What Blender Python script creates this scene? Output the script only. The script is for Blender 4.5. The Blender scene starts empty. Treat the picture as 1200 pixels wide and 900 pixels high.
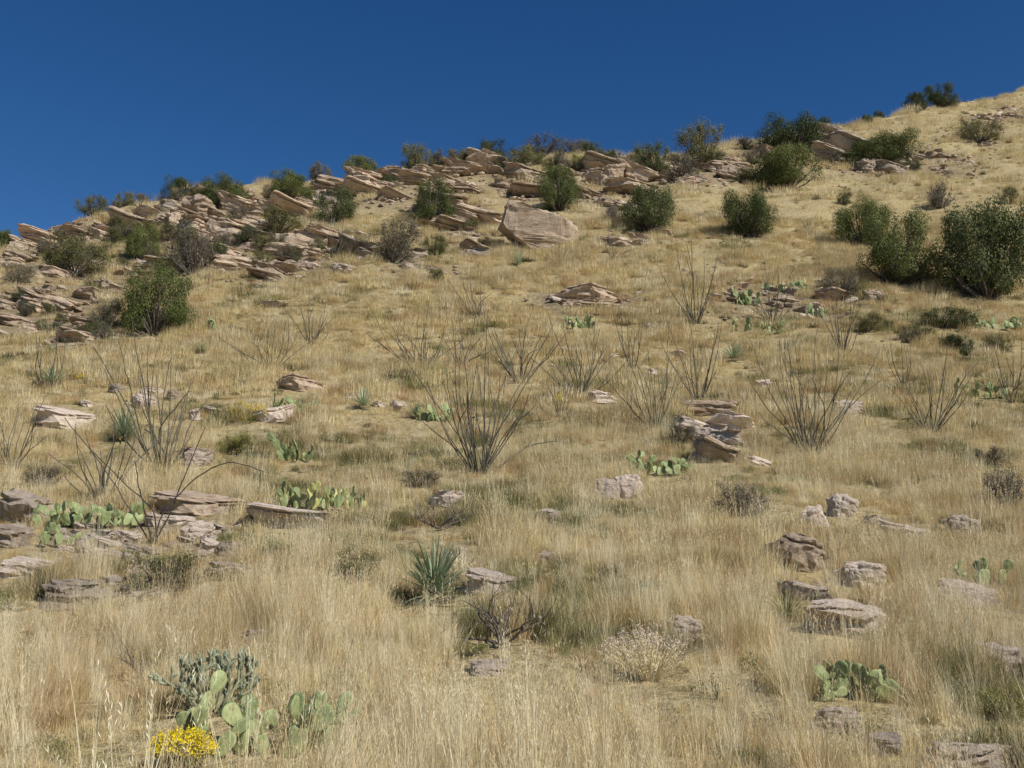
import bpy, math, random
import numpy as np
from mathutils import Vector, Matrix, Euler, noise as mn
random.seed(7); rng=np.random.default_rng(7)
SC=bpy.context.scene; COL=SC.collection
F=1200.0; TH=math.radians(10); CAM=np.array([0,0,1.6])
# ------------------------------------------------------------------ terrain
PY=np.array([-60,-20,0,3,5.5,7,10,14,24,35,45,55,70,85,100,120,150,200,420.])
PV=[None,None,None,1150,900,830,740,660,550,460,385,320,250,200,165,130,100,80,60]
def hrow(Y,v): return Y*math.tan(TH+math.atan((450-v)/F))
PZ=np.array([-6,-2.6,0]+[hrow(y,v)+1.6 for y,v in zip(PY[3:],PV[3:])])
sl=np.gradient(PZ,PY)
def prof(Y):
    Y=np.clip(np.asarray(Y,float),PY[0],PY[-1])
    i=np.clip(np.searchsorted(PY,Y,side='right')-1,0,len(PY)-2)
    h=PY[i+1]-PY[i]; t=(Y-PY[i])/h
    return (2*t**3-3*t**2+1)*PZ[i]+(t**3-2*t**2+t)*h*sl[i]+(-2*t**3+3*t**2)*PZ[i+1]+(t**3-t**2)*h*sl[i+1]
SK=[(-300,370),(-100,315),(0,286),(50,274),(100,255),(150,240),(200,230),(250,222),(300,217),(350,213),(400,209),(450,202),(500,192),
    (550,184),(600,181),(650,178),(700,180),(750,183),(800,182),(850,170),(900,166),(940,156),(970,148),(1010,144),(1050,134),(1100,124),(1150,114),(1200,106),(1300,96),(1500,85)]
_ys=np.linspace(30,300,2000); _z=prof(_ys)-1.6; _v=450-F*np.tan(np.arctan2(_z,_ys)-TH)
TS=[];YR=[]
for c,v in SK:
    k=np.argmax(_v<=v) if (_v<=v).any() else len(_v)-1
    e=_z[k]/_ys[k]
    TS.append((c-600)/F*(math.cos(TH)+math.sin(TH)*e)); YR.append(_ys[k])
TS=np.array(TS);YR=np.array(YR)
def vn(x,y,s=0):
    xi=np.floor(x);yi=np.floor(y);fx=x-xi;fy=y-yi
    fx=fx*fx*(3-2*fx);fy=fy*fy*(3-2*fy)
    def h(a,b):
        q=np.sin(a*127.1+b*311.7+s*74.7)*43758.5453
        return q-np.floor(q)
    return (h(xi,yi)*(1-fx)+h(xi+1,yi)*fx)*(1-fy)+(h(xi,yi+1)*(1-fx)+h(xi+1,yi+1)*fx)*fy
def H(X,Y):
    X=np.asarray(X,float);Y=np.asarray(Y,float)
    h=prof(Y); t=np.clip(X/np.maximum(Y,8),-1.2,1.2)
    yr=np.interp(t,TS,YR); cap=prof(yr)+0.8-0.3*(Y-yr)
    k=1.2; h=-k*np.logaddexp(-h/k,-cap/k)
    A=np.clip(0.012*np.abs(Y),0.05,0.55)
    h=h+A*(vn(X/7,Y/7,1)-.5)*2*.8+A*(vn(X/2.6,Y/2.6,2)-.5)*.8+.09*(vn(X/.7,Y/.7,3)-.5)
    return h
CAM[2]=1.6+float(H(0.,0.))
TAU=np.concatenate([np.arange(2,40,.03),np.arange(40,240,.12)])
def ray(px,py):
    k=(450-py)/F; s=(px-600)/F
    return np.array([s, math.cos(TH)-k*math.sin(TH), math.sin(TH)+k*math.cos(TH)])
def at(px,py):
    d=ray(px,py); P=CAM[None]+TAU[:,None]*d[None]
    df=P[:,2]-H(P[:,0],P[:,1])
    neg=np.where(df<0)[0]
    if len(neg): i=neg[0]
    else:
        m=TAU>40; i=np.where(m)[0][np.argmin(df[m]/TAU[m])]
    return float(P[i,0]),float(P[i,1]),float(H(P[i,0],P[i,1])),float(TAU[i])
# ------------------------------------------------------------------ materials
def new_mat(name):
    m=bpy.data.materials.new(name); m.use_nodes=True; nt=m.node_tree
    return m,nt,nt.nodes,nt.links,nt.nodes['Principled BSDF']
def ramp(n,stops):
    r=n.new('ShaderNodeValToRGB'); e=r.color_ramp.elements
    while len(e)<len(stops): e.new(.5)
    for el,(p,c) in zip(e,stops): el.position=p; el.color=(*c,1)
    return r
def noise_n(n,l,vec,scale,detail=3,rough=.55):
    t=n.new('ShaderNodeTexNoise'); t.inputs['Scale'].default_value=scale; t.inputs['Detail'].default_value=detail
    t.inputs['Roughness'].default_value=rough
    if vec is not None: l.new(vec,t.inputs['Vector'])
    return t.outputs['Fac']
def math_n(n,l,op,a,b=None):
    t=n.new('ShaderNodeMath'); t.operation=op
    for i,v in enumerate((a,b)):
        if v is None: continue
        if isinstance(v,(int,float)): t.inputs[i].default_value=v
        else: l.new(v,t.inputs[i])
    return t.outputs[0]
def mixc(n,l,fac,a,b,mode='MIX'):
    t=n.new('ShaderNodeMixRGB'); t.blend_type=mode
    for i,v in enumerate((fac,a,b)):
        if isinstance(v,(int,float)): t.inputs[i].default_value=v
        elif isinstance(v,tuple): t.inputs[i].default_value=(*v,1)
        else: l.new(v,t.inputs[i])
    return t.outputs[0]
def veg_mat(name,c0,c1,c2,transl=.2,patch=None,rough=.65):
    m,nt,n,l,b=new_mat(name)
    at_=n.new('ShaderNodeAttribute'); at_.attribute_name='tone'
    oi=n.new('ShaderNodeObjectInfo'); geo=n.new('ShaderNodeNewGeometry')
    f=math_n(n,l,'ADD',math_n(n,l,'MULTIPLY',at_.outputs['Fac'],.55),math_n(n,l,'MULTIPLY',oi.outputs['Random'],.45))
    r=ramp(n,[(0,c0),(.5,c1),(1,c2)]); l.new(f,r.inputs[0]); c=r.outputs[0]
    if patch:
        nz=noise_n(n,l,geo.outputs['Position'],.3,3,.6)
        rr=ramp(n,[(.42,(0,0,0)),(.6,(1,1,1))]); l.new(nz,rr.inputs[0])
        c=mixc(n,l,math_n(n,l,'MULTIPLY',rr.outputs[0],.75),c,patch)
    l.new(c,b.inputs['Base Color']); b.inputs['Roughness'].default_value=rough
    b.inputs['Specular IOR Level'].default_value=.25
    if transl:
        tr=n.new('ShaderNodeBsdfTranslucent'); l.new(c,tr.inputs['Color'])
        mx=n.new('ShaderNodeMixShader'); mx.inputs[0].default_value=transl
        l.new(b.outputs[0],mx.inputs[1]); l.new(tr.outputs[0],mx.inputs[2])
        l.new(mx.outputs[0],n['Material Output'].inputs['Surface'])
    return m
M={}
M['grass']=veg_mat('dry_grass',(.38,.285,.125),(.71,.585,.305),(.88,.785,.50),.22,(.57,.455,.255))
M['straw']=veg_mat('pale_straw',(.62,.51,.29),(.81,.715,.475),(.90,.83,.61),.25)
M['rust']=veg_mat('rusty_grass',(.30,.18,.075),(.54,.37,.18),(.72,.55,.31),.22)
M['greengrass']=veg_mat('green_grass',(.12,.135,.04),(.25,.25,.09),(.44,.41,.18),.25)
M['scrub']=veg_mat('dark_scrub',(.055,.055,.025),(.12,.112,.05),(.23,.20,.10),.15)
M['weed']=veg_mat('green_weed',(.09,.12,.03),(.16,.19,.055),(.28,.28,.11),.25)
M['dark']=veg_mat('dark_leaf',(.028,.042,.012),(.07,.09,.024),(.15,.165,.055),.12)
M['green']=veg_mat('green_leaf',(.042,.06,.014),(.105,.128,.03),(.22,.228,.07),.15)
M['olive']=veg_mat('olive_leaf',(.07,.07,.022),(.155,.15,.052),(.27,.25,.10),.15)
M['grey']=veg_mat('grey_leaf',(.09,.076,.045),(.185,.16,.10),(.30,.265,.17),.1)
M['yellowgreen']=veg_mat('yellow_green_leaf',(.15,.15,.04),(.27,.26,.07),(.40,.38,.13),.2)
M['sotol']=veg_mat('sotol_leaf',(.13,.18,.10),(.30,.37,.22),(.60,.66,.45),.12,rough=.4)
M['yellow']=veg_mat('yellow_flower',(.55,.40,.005),(.78,.60,.008),(.88,.74,.03),.15)
M['buck']=veg_mat('dried_flower',(.50,.37,.28),(.72,.60,.50),(.84,.77,.68),.2)
def bark(name,c0,c1,sc=14):
    m,nt,n,l,b=new_mat(name); tc=n.new('ShaderNodeTexCoord'); oi=n.new('ShaderNodeObjectInfo')
    nz=noise_n(n,l,tc.outputs['Object'],sc,4,.7)
    r=ramp(n,[(.3,c0),(.7,c1)]); l.new(nz,r.inputs[0])
    v=math_n(n,l,'ADD',math_n(n,l,'MULTIPLY',oi.outputs['Random'],.8),.6)
    l.new(mixc(n,l,1.0,r.outputs[0],v,'MULTIPLY'),b.inputs['Base Color']); b.inputs['Roughness'].default_value=.85
    return m
M['bark']=bark('bark',(.05,.04,.03),(.14,.115,.09))
M['oco']=bark('ocotillo_bark',(.04,.037,.024),(.155,.14,.097),18)
M['dead']=bark('dead_wood',(.035,.028,.024),(.10,.08,.07))
M['greydead']=bark('grey_dead_wood',(.10,.085,.075),(.24,.205,.185))
def rock_mat(name,a,b_,c,stain,lich=.5,lc=(.19,.165,.135)):
    m,nt,n,l,b=new_mat(name); tc=n.new('ShaderNodeTexCoord'); oi=n.new('ShaderNodeObjectInfo'); geo=n.new('ShaderNodeNewGeometry')
    add=n.new('ShaderNodeVectorMath'); add.operation='ADD'; l.new(tc.outputs['Object'],add.inputs[0])
    cx=n.new('ShaderNodeCombineXYZ'); v37=math_n(n,l,'MULTIPLY',oi.outputs['Random'],37.)
    for i in range(3): l.new(v37,cx.inputs[i])
    l.new(cx.outputs[0],add.inputs[1])
    mp=n.new('ShaderNodeMapping'); mp.inputs['Scale'].default_value=(1.6,1.6,9); l.new(add.outputs[0],mp.inputs['Vector'])
    st=noise_n(n,l,mp.outputs[0],1.8,8,.76)
    r=ramp(n,[(.32,a),(.43,b_),(.72,c)]); l.new(st,r.inputs[0])
    s2=noise_n(n,l,add.outputs[0],2.,5,.65); r2=ramp(n,[(.5,(0,0,0)),(.68,(1,1,1))]); l.new(s2,r2.inputs[0])
    c1=mixc(n,l,math_n(n,l,'MULTIPLY',r2.outputs[0],.6),r.outputs[0],stain)
    s3=noise_n(n,l,geo.outputs['Position'],6.,6,.75); r3=ramp(n,[(.5,(0,0,0)),(.6,(1,1,1))]); l.new(s3,r3.inputs[0])
    c2=mixc(n,l,math_n(n,l,'MULTIPLY',r3.outputs[0],lich),c1,lc)
    vv=math_n(n,l,'ADD',math_n(n,l,'MULTIPLY',oi.outputs['Random'],.4),.76)
    l.new(mixc(n,l,1.0,c2,vv,'MULTIPLY'),b.inputs['Base Color']); b.inputs['Roughness'].default_value=.9
    b.inputs['Specular IOR Level'].default_value=.2
    hh=math_n(n,l,'ADD',st,math_n(n,l,'MULTIPLY',s3,.5))
    bp=n.new('ShaderNodeBump'); bp.inputs['Strength'].default_value=.9; bp.inputs['Distance'].default_value=.12
    l.new(hh,bp.inputs['Height']); l.new(bp.outputs[0],b.inputs['Normal'])
    return m
M['rock']=rock_mat('gneiss_rock',(.15,.105,.07),(.47,.36,.255),(.64,.52,.395),(.39,.25,.14),.38)
M['rockgrey']=rock_mat('weathered_rock',(.15,.12,.09),(.40,.33,.26),(.56,.475,.38),(.36,.245,.15),.4)
M['rockpale']=rock_mat('pale_rock',(.44,.34,.26),(.76,.62,.50),(.88,.77,.66),(.65,.47,.32),.18,(.42,.36,.29))
def cactus_mat(name,a,b_,dots=26):
    m,nt,n,l,b=new_mat(name); tc=n.new('ShaderNodeTexCoord'); oi=n.new('ShaderNodeObjectInfo')
    nz=noise_n(n,l,tc.outputs['Object'],5,3)
    f=math_n(n,l,'ADD',math_n(n,l,'MULTIPLY',nz,.5),math_n(n,l,'MULTIPLY',oi.outputs['Random'],.5))
    r=ramp(n,[(.2,a),(.8,b_)]); l.new(f,r.inputs[0])
    v=n.new('ShaderNodeTexVoronoi'); v.inputs['Scale'].default_value=dots; l.new(tc.outputs['Object'],v.inputs['Vector'])
    rr=ramp(n,[(.12,(1,1,1)),(.24,(0,0,0))]); l.new(v.outputs['Distance'],rr.inputs[0])
    c=mixc(n,l,rr.outputs[0],r.outputs[0],(.42,.36,.2))
    n2_=noise_n(n,l,tc.outputs['Object'],2.2,4,.7); r2=ramp(n,[(.56,(0,0,0)),(.68,(1,1,1))]); l.new(n2_,r2.inputs[0])
    c=mixc(n,l,math_n(n,l,'MULTIPLY',r2.outputs[0],.45),c,(.30,.25,.13))
    l.new(c,b.inputs['Base Color'])
    b.inputs['Roughness'].default_value=.65
    return m
M['pad']=cactus_mat('cactus_pad',(.14,.185,.065),(.34,.395,.17),9)
M['padyellow']=cactus_mat('yellow_cactus_pad',(.36,.35,.10),(.50,.48,.18),9)
M['cholla']=cactus_mat('cholla_skin',(.17,.185,.11),(.33,.345,.215),22)
m,nt,n,l,b=new_mat('hillside_soil'); geo=n.new('ShaderNodeNewGeometry'); P=geo.outputs['Position']
n1=noise_n(n,l,P,.25,6,.65); n2=noise_n(n,l,P,3.,6,.75); n3=noise_n(n,l,P,9,6,.8)
r1=ramp(n,[(.34,(.32,.25,.13)),(.5,(.50,.405,.22)),(.7,(.64,.53,.31))]); l.new(math_n(n,l,'ADD',math_n(n,l,'MULTIPLY',n1,.5),math_n(n,l,'MULTIPLY',n2,.5)),r1.inputs[0])
r3=ramp(n,[(.36,(.46,.43,.36)),(.58,(1.05,1.05,1.05))]); l.new(n3,r3.inputs[0])
c=mixc(n,l,1.,r1.outputs[0],r3.outputs[0],'MULTIPLY')
ra=n.new('ShaderNodeAttribute'); ra.attribute_name='rocky'
rr=ramp(n,[(.3,(.10,.08,.05)),(.5,(.24,.185,.12)),(.7,(.38,.30,.20))]); l.new(n2,rr.inputs[0])
c=mixc(n,l,math_n(n,l,'MULTIPLY',ra.outputs['Fac'],.8),c,rr.outputs[0])
l.new(c,b.inputs['Base Color']); b.inputs['Roughness'].default_value=.95
b.inputs['Specular IOR Level'].default_value=.1
bp=n.new('ShaderNodeBump'); bp.inputs['Strength'].default_value=.9; bp.inputs['Distance'].default_value=.2; l.new(n2,bp.inputs['Height']); l.new(bp.outputs[0],b.inputs['Normal'])
M['soil']=m
# ------------------------------------------------------------------ helpers
class MB:
    def __init__(s): s.v=[];s.f=[];s.t=[]
    def quadleaf(s,c,u,w,tone):
        i=len(s.v); s.v+= [c-u,c+w,c+u,c-w]; s.f.append((i,i+1,i+2,i+3)); s.t+=[tone]*4
    def blade(s,p,az,h,lean,w,tone,seg=3,curl=1.0,up=None):
        i=len(s.v); dx,dy=math.cos(az),math.sin(az); px,py=-dy,dx
        for k in range(seg):
            t=k/seg; r=lean*h*(t**(1+curl)); z=h*t*(1-.15*lean*t); ww=w*(1-.75*t)*.5
            c=(p[0]+dx*r,p[1]+dy*r,p[2]+z)
            s.v+=[(c[0]-px*ww,c[1]-py*ww,c[2]),(c[0]+px*ww,c[1]+py*ww,c[2])]
        r=lean*h; s.v.append((p[0]+dx*r,p[1]+dy*r,p[2]+h*(1-.15*lean)))
        for k in range(seg-1):
            a=i+2*k; s.f.append((a,a+1,a+3,a+2))
        a=i+2*(seg-1); s.f.append((a,a+1,a+2)); s.t+=[tone]*(2*seg+1)
    def tube(s,pts,rad,n=5,tone=.5):
        i0=len(s.v); m=len(pts)
        for k in range(m):
            a=Vector(pts[max(k-1,0)]);b=Vector(pts[min(k+1,m-1)]); d=(b-a).normalized()
            q=d.orthogonal().normalized() if abs(d.z)<.95 else Vector((1,0,0)); e=d.cross(q).normalized(); q=e.cross(d).normalized()
            for j in range(n):
                an=2*math.pi*j/n; s.v.append(tuple(Vector(pts[k])+rad[k]*(math.cos(an)*q+math.sin(an)*e)))
        for k in range(m-1):
            for j in range(n):
                a=i0+k*n+j;b2=i0+k*n+(j+1)%n; s.f.append((a,b2,b2+n,a+n))
        s.f.append(tuple(i0+(m-1)*n+j for j in range(n))); s.t+=[tone]*(m*n)
    def mesh(s,name,mat,smooth=False):
        me=bpy.data.meshes.new(name); me.from_pydata([tuple(x) for x in s.v],[],s.f); me.materials.append(mat)
        a=me.attributes.new('tone','FLOAT','POINT'); a.data.foreach_set('value',np.array(s.t,dtype=np.float32))
        if smooth: me.shade_smooth()
        me.update(); return me
def link(name,me,parent=None,loc=None,rot=None,scale=None,mat=None):
    o=bpy.data.objects.new(name,me); COL.objects.link(o)
    if parent: o.parent=parent
    if loc is not None: o.location=loc
    if rot is not None: o.rotation_euler=rot
    if scale is not None: o.scale=scale
    if mat:
        o.material_slots[0].link='OBJECT'; o.material_slots[0].material=mat
    return o
def tag(o,label,cat,group=None,kind=None):
    if label: o['label']=label
    if cat: o['category']=cat
    if group: o['group']=group
    if kind: o['kind']=kind
    return o
EXC=[]; ROCKY=[]
# ------------------------------------------------------------------ terrain mesh
def spaced(lo,hi,fine,n):
    u=np.linspace(-1,1,n); k=4.2; x=np.sinh(k*u)/math.sinh(k); return np.where(x<0,-x*lo,x*hi)
gx=spaced(-260,260,0,420)
gy=np.concatenate([np.arange(-60,0,3),np.arange(0,20,.12),np.arange(20,60,.3),np.arange(60,170,.7),np.arange(170,420,8)])
GX,GY=np.meshgrid(gx,gy); GZ=H(GX,GY)
nv=GX.size; nx=len(gx); ny=len(gy)
me=bpy.data.meshes.new('hillside'); verts=np.stack([GX.ravel(),GY.ravel(),GZ.ravel()],1)
ii=(np.arange(ny-1)[:,None]*nx+np.arange(nx-1)[None]).ravel()
faces=np.stack([ii,ii+1,ii+nx+1,ii+nx],1)
me.vertices.add(nv); me.vertices.foreach_set('co',verts.ravel())
me.loops.add(faces.size); me.loops.foreach_set('vertex_index',faces.ravel().astype(np.int32))
me.polygons.add(len(faces)); me.polygons.foreach_set('loop_start',np.arange(0,faces.size,4,dtype=np.int32)); me.polygons.foreach_set('loop_total',np.full(len(faces),4,dtype=np.int32))
me.update(calc_edges=True); me.validate(); me.materials.append(M['soil']); me.shade_smooth()
hill=me
tag(link('hillside',me),'dry grassy mountain slope rising to the skyline','hillside',kind='structure')
# ------------------------------------------------------------------ rocks
import bmesh
ZH={}
def rock_mesh(seed,flat,angular=9,sub=4,strata=.12,name='rock',wedge=None,pw=.5,crev=.12,nlay=4.2,top=(.5,.75),tilted=0,frac=.09):
    r=random.Random(seed); bm=bmesh.new(); bmesh.ops.create_icosphere(bm,subdivisions=sub,radius=1)
    planes=[]
    for _ in range(angular):
        v=Vector((r.uniform(-1,1),r.uniform(-1,1),r.uniform(-.45,.45))).normalized(); planes.append((v,r.uniform(.5,.88)))
    planes.append((Vector((r.uniform(-.25,.25),r.uniform(-.2,.2),1)).normalized(),r.uniform(*top)))
    if wedge: planes+=wedge
    off=Vector((r.uniform(0,50),r.uniform(0,50),r.uniform(0,50)))
    lay=[r.uniform(-1,1) for _ in range(40)]; layx=[r.uniform(-1,1) for _ in range(40)]
    for v in bm.verts:
        p=v.co.copy(); q=Vector([math.copysign(abs(c)**pw,c) for c in p]); p=q*(.98)
        for nn,d in planes:
            s=p.dot(nn)-d
            if s>0: p-=nn*s*.97
        zz=(p.z+tilted*p.x+.16*mn.noise(p*1.2+off)+1)*nlay; k=int(zz)%40; fr=zz-int(zz); f=min(1,max(0,(fr-.5)/.22))
        a=lay[k]*(1-f)+lay[(k+1)%40]*f; bx=layx[k]*(1-f)+layx[(k+1)%40]*f
        cr=crev*math.exp(-((fr-.6)/.13)**2)
        hr=Vector((p.x,p.y,0)); L=hr.length
        if L>.35:
            p.x*=1+strata*a-cr; p.y*=1+strata*1.4*a-cr; p.x+=strata*.6*bx
        dsp=mn.fractal(p*2.4+off,.85,2.,6)*frac; p+=v.co*dsp
        p.z*=flat
        v.co=p
    me=bpy.data.meshes.new(name); bm.to_mesh(me); bm.free(); me.materials.append(M['rock'])
    me.shade_smooth(); me.set_sharp_from_angle(angle=math.radians(20))
    co=[v.co.z for v in me.vertices]; xs=[v.co.x for v in me.vertices]; w=(max(xs)-min(xs))/2
    for v in me.vertices: v.co.x/=w; v.co.y/=w
    ZH[me.name]=(max(co)-min(co),(max(co)+min(co))/2); return me
SLAB=[rock_mesh(100+i,[.22,.3,.26,.38,.2,.33,.28,.24,.25,.3][i],name='rock_slab',sub=5,strata=.16,crev=.17,nlay=[3.2,4.2,5.2][i%3]) for i in range(10)]
BOUL=[rock_mesh(200+i,[.55,.62,.5,.7,.58,.6][i],angular=12,name='boulder',strata=.07,pw=.68,crev=.06,frac=.13,sub=5) for i in range(6)]
def place_rock(px,py,w,label,cat,name,kind='slab',group=None,mat=None,tilt=None,hs=1.,rz=None,mesh=None,vh=None,exc=True,bury=None,dd=None):
    X,Y,Z,tau=at(px,py); me=mesh or random.choice(SLAB if kind=='slab' else BOUL)
    if py>470: w*=1.14; hs*=1.15
    s=w*tau/F/2; d=dd or random.uniform(.6,.9)
    vis=(vh if vh else w*(.30 if kind=='slab' else .52)*hs)*tau/F
    if bury is None: bury=.35*vis+.05+(.06 if Y<30 else .1)
    zh,zc=ZH[me.name]; sz=(vis+bury)/zh
    o=link(name,me,mat=M[mat] if mat else None)
    rzz=random.uniform(-.35,.35) if rz is None else rz
    if kind=='slab': rot=(random.uniform(-.05,.14),tilt if tilt is not None else random.uniform(.08,.40),rzz)
    else: rot=(random.uniform(-.2,.2),tilt if tilt is not None else random.uniform(-.2,.2),rzz if rz is not None else random.uniform(0,6))
    if mesh: rot=(0,tilt,rz)
    o.rotation_euler=rot; o.scale=(s,s*d,sz)
    yy=Y+s*d*.35
    o.location=(X,yy,float(H(X,Y))+vis-(vis+bury)/2-zc*sz)
    tag(o,label,cat,group)
    if exc: EXC.append((X,yy,s*.95,3 if py>470 else 1))
    return o
def nv3(a,b,c): return Vector((a,b,c)).normalized()
hero=rock_mesh(902,.55,angular=0,sub=6,strata=.045,name='boulder',crev=.05,nlay=3.,top=(1.2,1.3),pw=.35,tilted=.3,
  wedge=[(nv3(.34,-.10,.94),.50),(nv3(-1,-.15,.25),.84),(nv3(-.7,0,-.72),.62),(nv3(.05,-1,-.10),.62),(nv3(1,-.3,.1),.9),(nv3(.55,-.8,0),.86)])
place_rock(629,292,100,'largest tilted slab boulder standing alone above the grass, its layered face in the sun','boulder','boulder',mesh=hero,tilt=.08,rz=-.12,mat='rock',vh=64,bury=.5,dd=.6)
HR=[ # px,py,w,kind,mat,hs,tilt,label
(713,585,28,'boul','rockpale',1.3,.1,'left half of the pale split boulder beside a low row of prickly pear'),
(738,584,30,'boul','rockpale',1.4,-.1,'right half of the pale split boulder beside a low row of prickly pear'),
(828,486,72,'slab','rock',.7,.12,'top slab of the stepped tan ledge right of the centre ocotillos'),
(862,503,56,'slab','rockpale',.9,.2,'middle slab of the stepped tan ledge right of the centre ocotillos'),
(835,540,50,'slab','rock',1.4,.35,'thick leaning block at the foot of the stepped tan ledge right of centre'),
(956,617,34,'boul','rockpale',1.1,-.3,'pale upright rock at the left end of the white rock row on the right'),
(990,606,38,'boul','rockpale',1.1,.4,'pointed pale rock in the white rock row on the right'),
(1062,632,64,'slab','rockpale',.8,.1,'flat pale rock at the right end of the white rock row'),
(1024,618,30,'boul','rockpale',.7,.1,'small pale rock between the pointed one and the flat one of the white rock row'),
(1132,628,42,'boul','rockpale',.9,.3,'small whitish rock alone in grass near the right edge, above the oblong one'),
(940,668,78,'slab','rock',1.3,.35,'brown sloping slab at the left of a pair of rocks on the right foreground slope'),
(1018,688,62,'boul','rockpale',.75,.1,'rounded pinkish rock at the right of a pair on the right foreground slope'),
(1000,746,98,'slab','rockpale',1.1,.05,'broad low rock slab half sunk in foreground grass on the right'),
(938,702,50,'slab','rockpale',1.,.1,'small rock between the brown sloping slab and the broad low slab'),
(805,746,40,'boul','rockpale',.9,.2,'small tan rock beside the dried buckwheat in the foreground'),
(1140,712,68,'boul','rockpale',.65,.2,'oblong pale boulder beside the prickly pear at the right edge'),
(1172,792,70,'boul','rockpale',.8,.15,'tan boulder at the right edge above the bottom corner rocks'),
(980,860,56,'boul','rockpale',.75,0,'tan boulder hidden in grass below the right foreground prickly pear'),
(1040,886,46,'slab','rockpale',1.4,0,'small white grey rock at the bottom right among grass'),
(1145,910,128,'slab','rockpale',.8,-.05,'wide weathered slab in the bottom right corner'),
(522,594,42,'boul','rockpale',.7,0,'tan rock below the central ocotillo behind grey brush'),
(640,612,30,'boul','rockpale',.8,0,'little tan rock in grass right of the grey twiggy brush at centre'),
(640,660,26,'boul','rockpale',.8,0,'little pale rock in grass between the sotol and the right foreground'),
(575,692,62,'slab','rockpale',1.,.1,'pale rock lying against the right side of the sotol'),
(572,792,45,'slab','rockpale',1.,0,'brown rock showing through grass under the dark dead shrub'),
(300,758,42,'slab','rockpale',1.2,0,'low tan rock in foreground grass above the staghorn cholla'),
(224,546,46,'boul','rockpale',.7,0,'rounded tan rock behind the tall left ocotillo'),
(348,456,62,'slab','rock',.9,.1,'flat capped slab on mid slope just above a prickly pear'),
(322,494,48,'slab','rockpale',1.1,-.3,'tilted rock right of the yellow flowering bush at mid slope'),
(72,498,64,'slab','rockpale',.9,.1,'low tan slab on the left mid slope between two ocotillos'),
(22,614,70,'slab','rockgrey',1.5,.1,'big grey block at the left edge of the foreground ledge'),
(8,642,52,'slab','rockgrey',1.4,0,'grey slab directly under the big grey block at the left edge'),
(28,676,74,'slab','rockpale',.8,.15,'long tan slab at the left edge below the grey blocks'),
(230,600,104,'slab','rock',.6,.06,'long thin slab topping the ledge right of the left prickly pear'),
(332,614,106,'slab','rockpale',.5,.1,'long thin slab at the right end of the ledge under the yellowed prickly pear'),
(267,680,66,'slab','rockgrey',.9,0,'dark shaded flat slab jutting over grass below the left ledge'),
(80,708,100,'slab','rockgrey',.7,.05,'wide dark slab low in grass at the lowest part of the left ledge'),
(325,360,48,'slab','rockpale',.6,0,'flat pale slab lying alone in grass on the upper left slope'),
(692,354,92,'slab','rock',.7,.05,'broad low slab in the small outcrop down slope of the largest boulder'),
(705,472,44,'slab','rockpale',.9,.1,'tan rock between ocotillos at the centre of the slope'),
(765,386,18,'boul','rock',1.,0,'small orange tan rock standing in grass right of the round prickly pear'),
(1025,352,26,'boul','rock',1.,0,'small tan rock below the right hand pair of green trees'),
(1000,484,36,'boul','rockpale',.7,0,'pale rock behind the large right ocotillo'),
(795,212,50,'slab','rock',.6,.1,'flat slab near the skyline under the grey green tree'),
(327,320,50,'boul','rock',.6,0,'rounded boulder at the front of the upper left outcrop'),
(402,322,36,'boul','rockgrey',.8,.2,'dark wedge boulder at the right end of the upper left outcrop'),
(556,302,46,'slab','rockgrey',1.1,.25,'dark block leaning at the foot of the central outcrop left of the largest boulder'),
]
for px,py,w,k,mt,hs,tl,lab in HR:
    place_rock(px,py,w,lab,'rock','boulder' if k=='boul' else 'rock_slab',k,mat=mt,hs=hs,tilt=tl,rz=random.uniform(-.2,.2))
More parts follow.
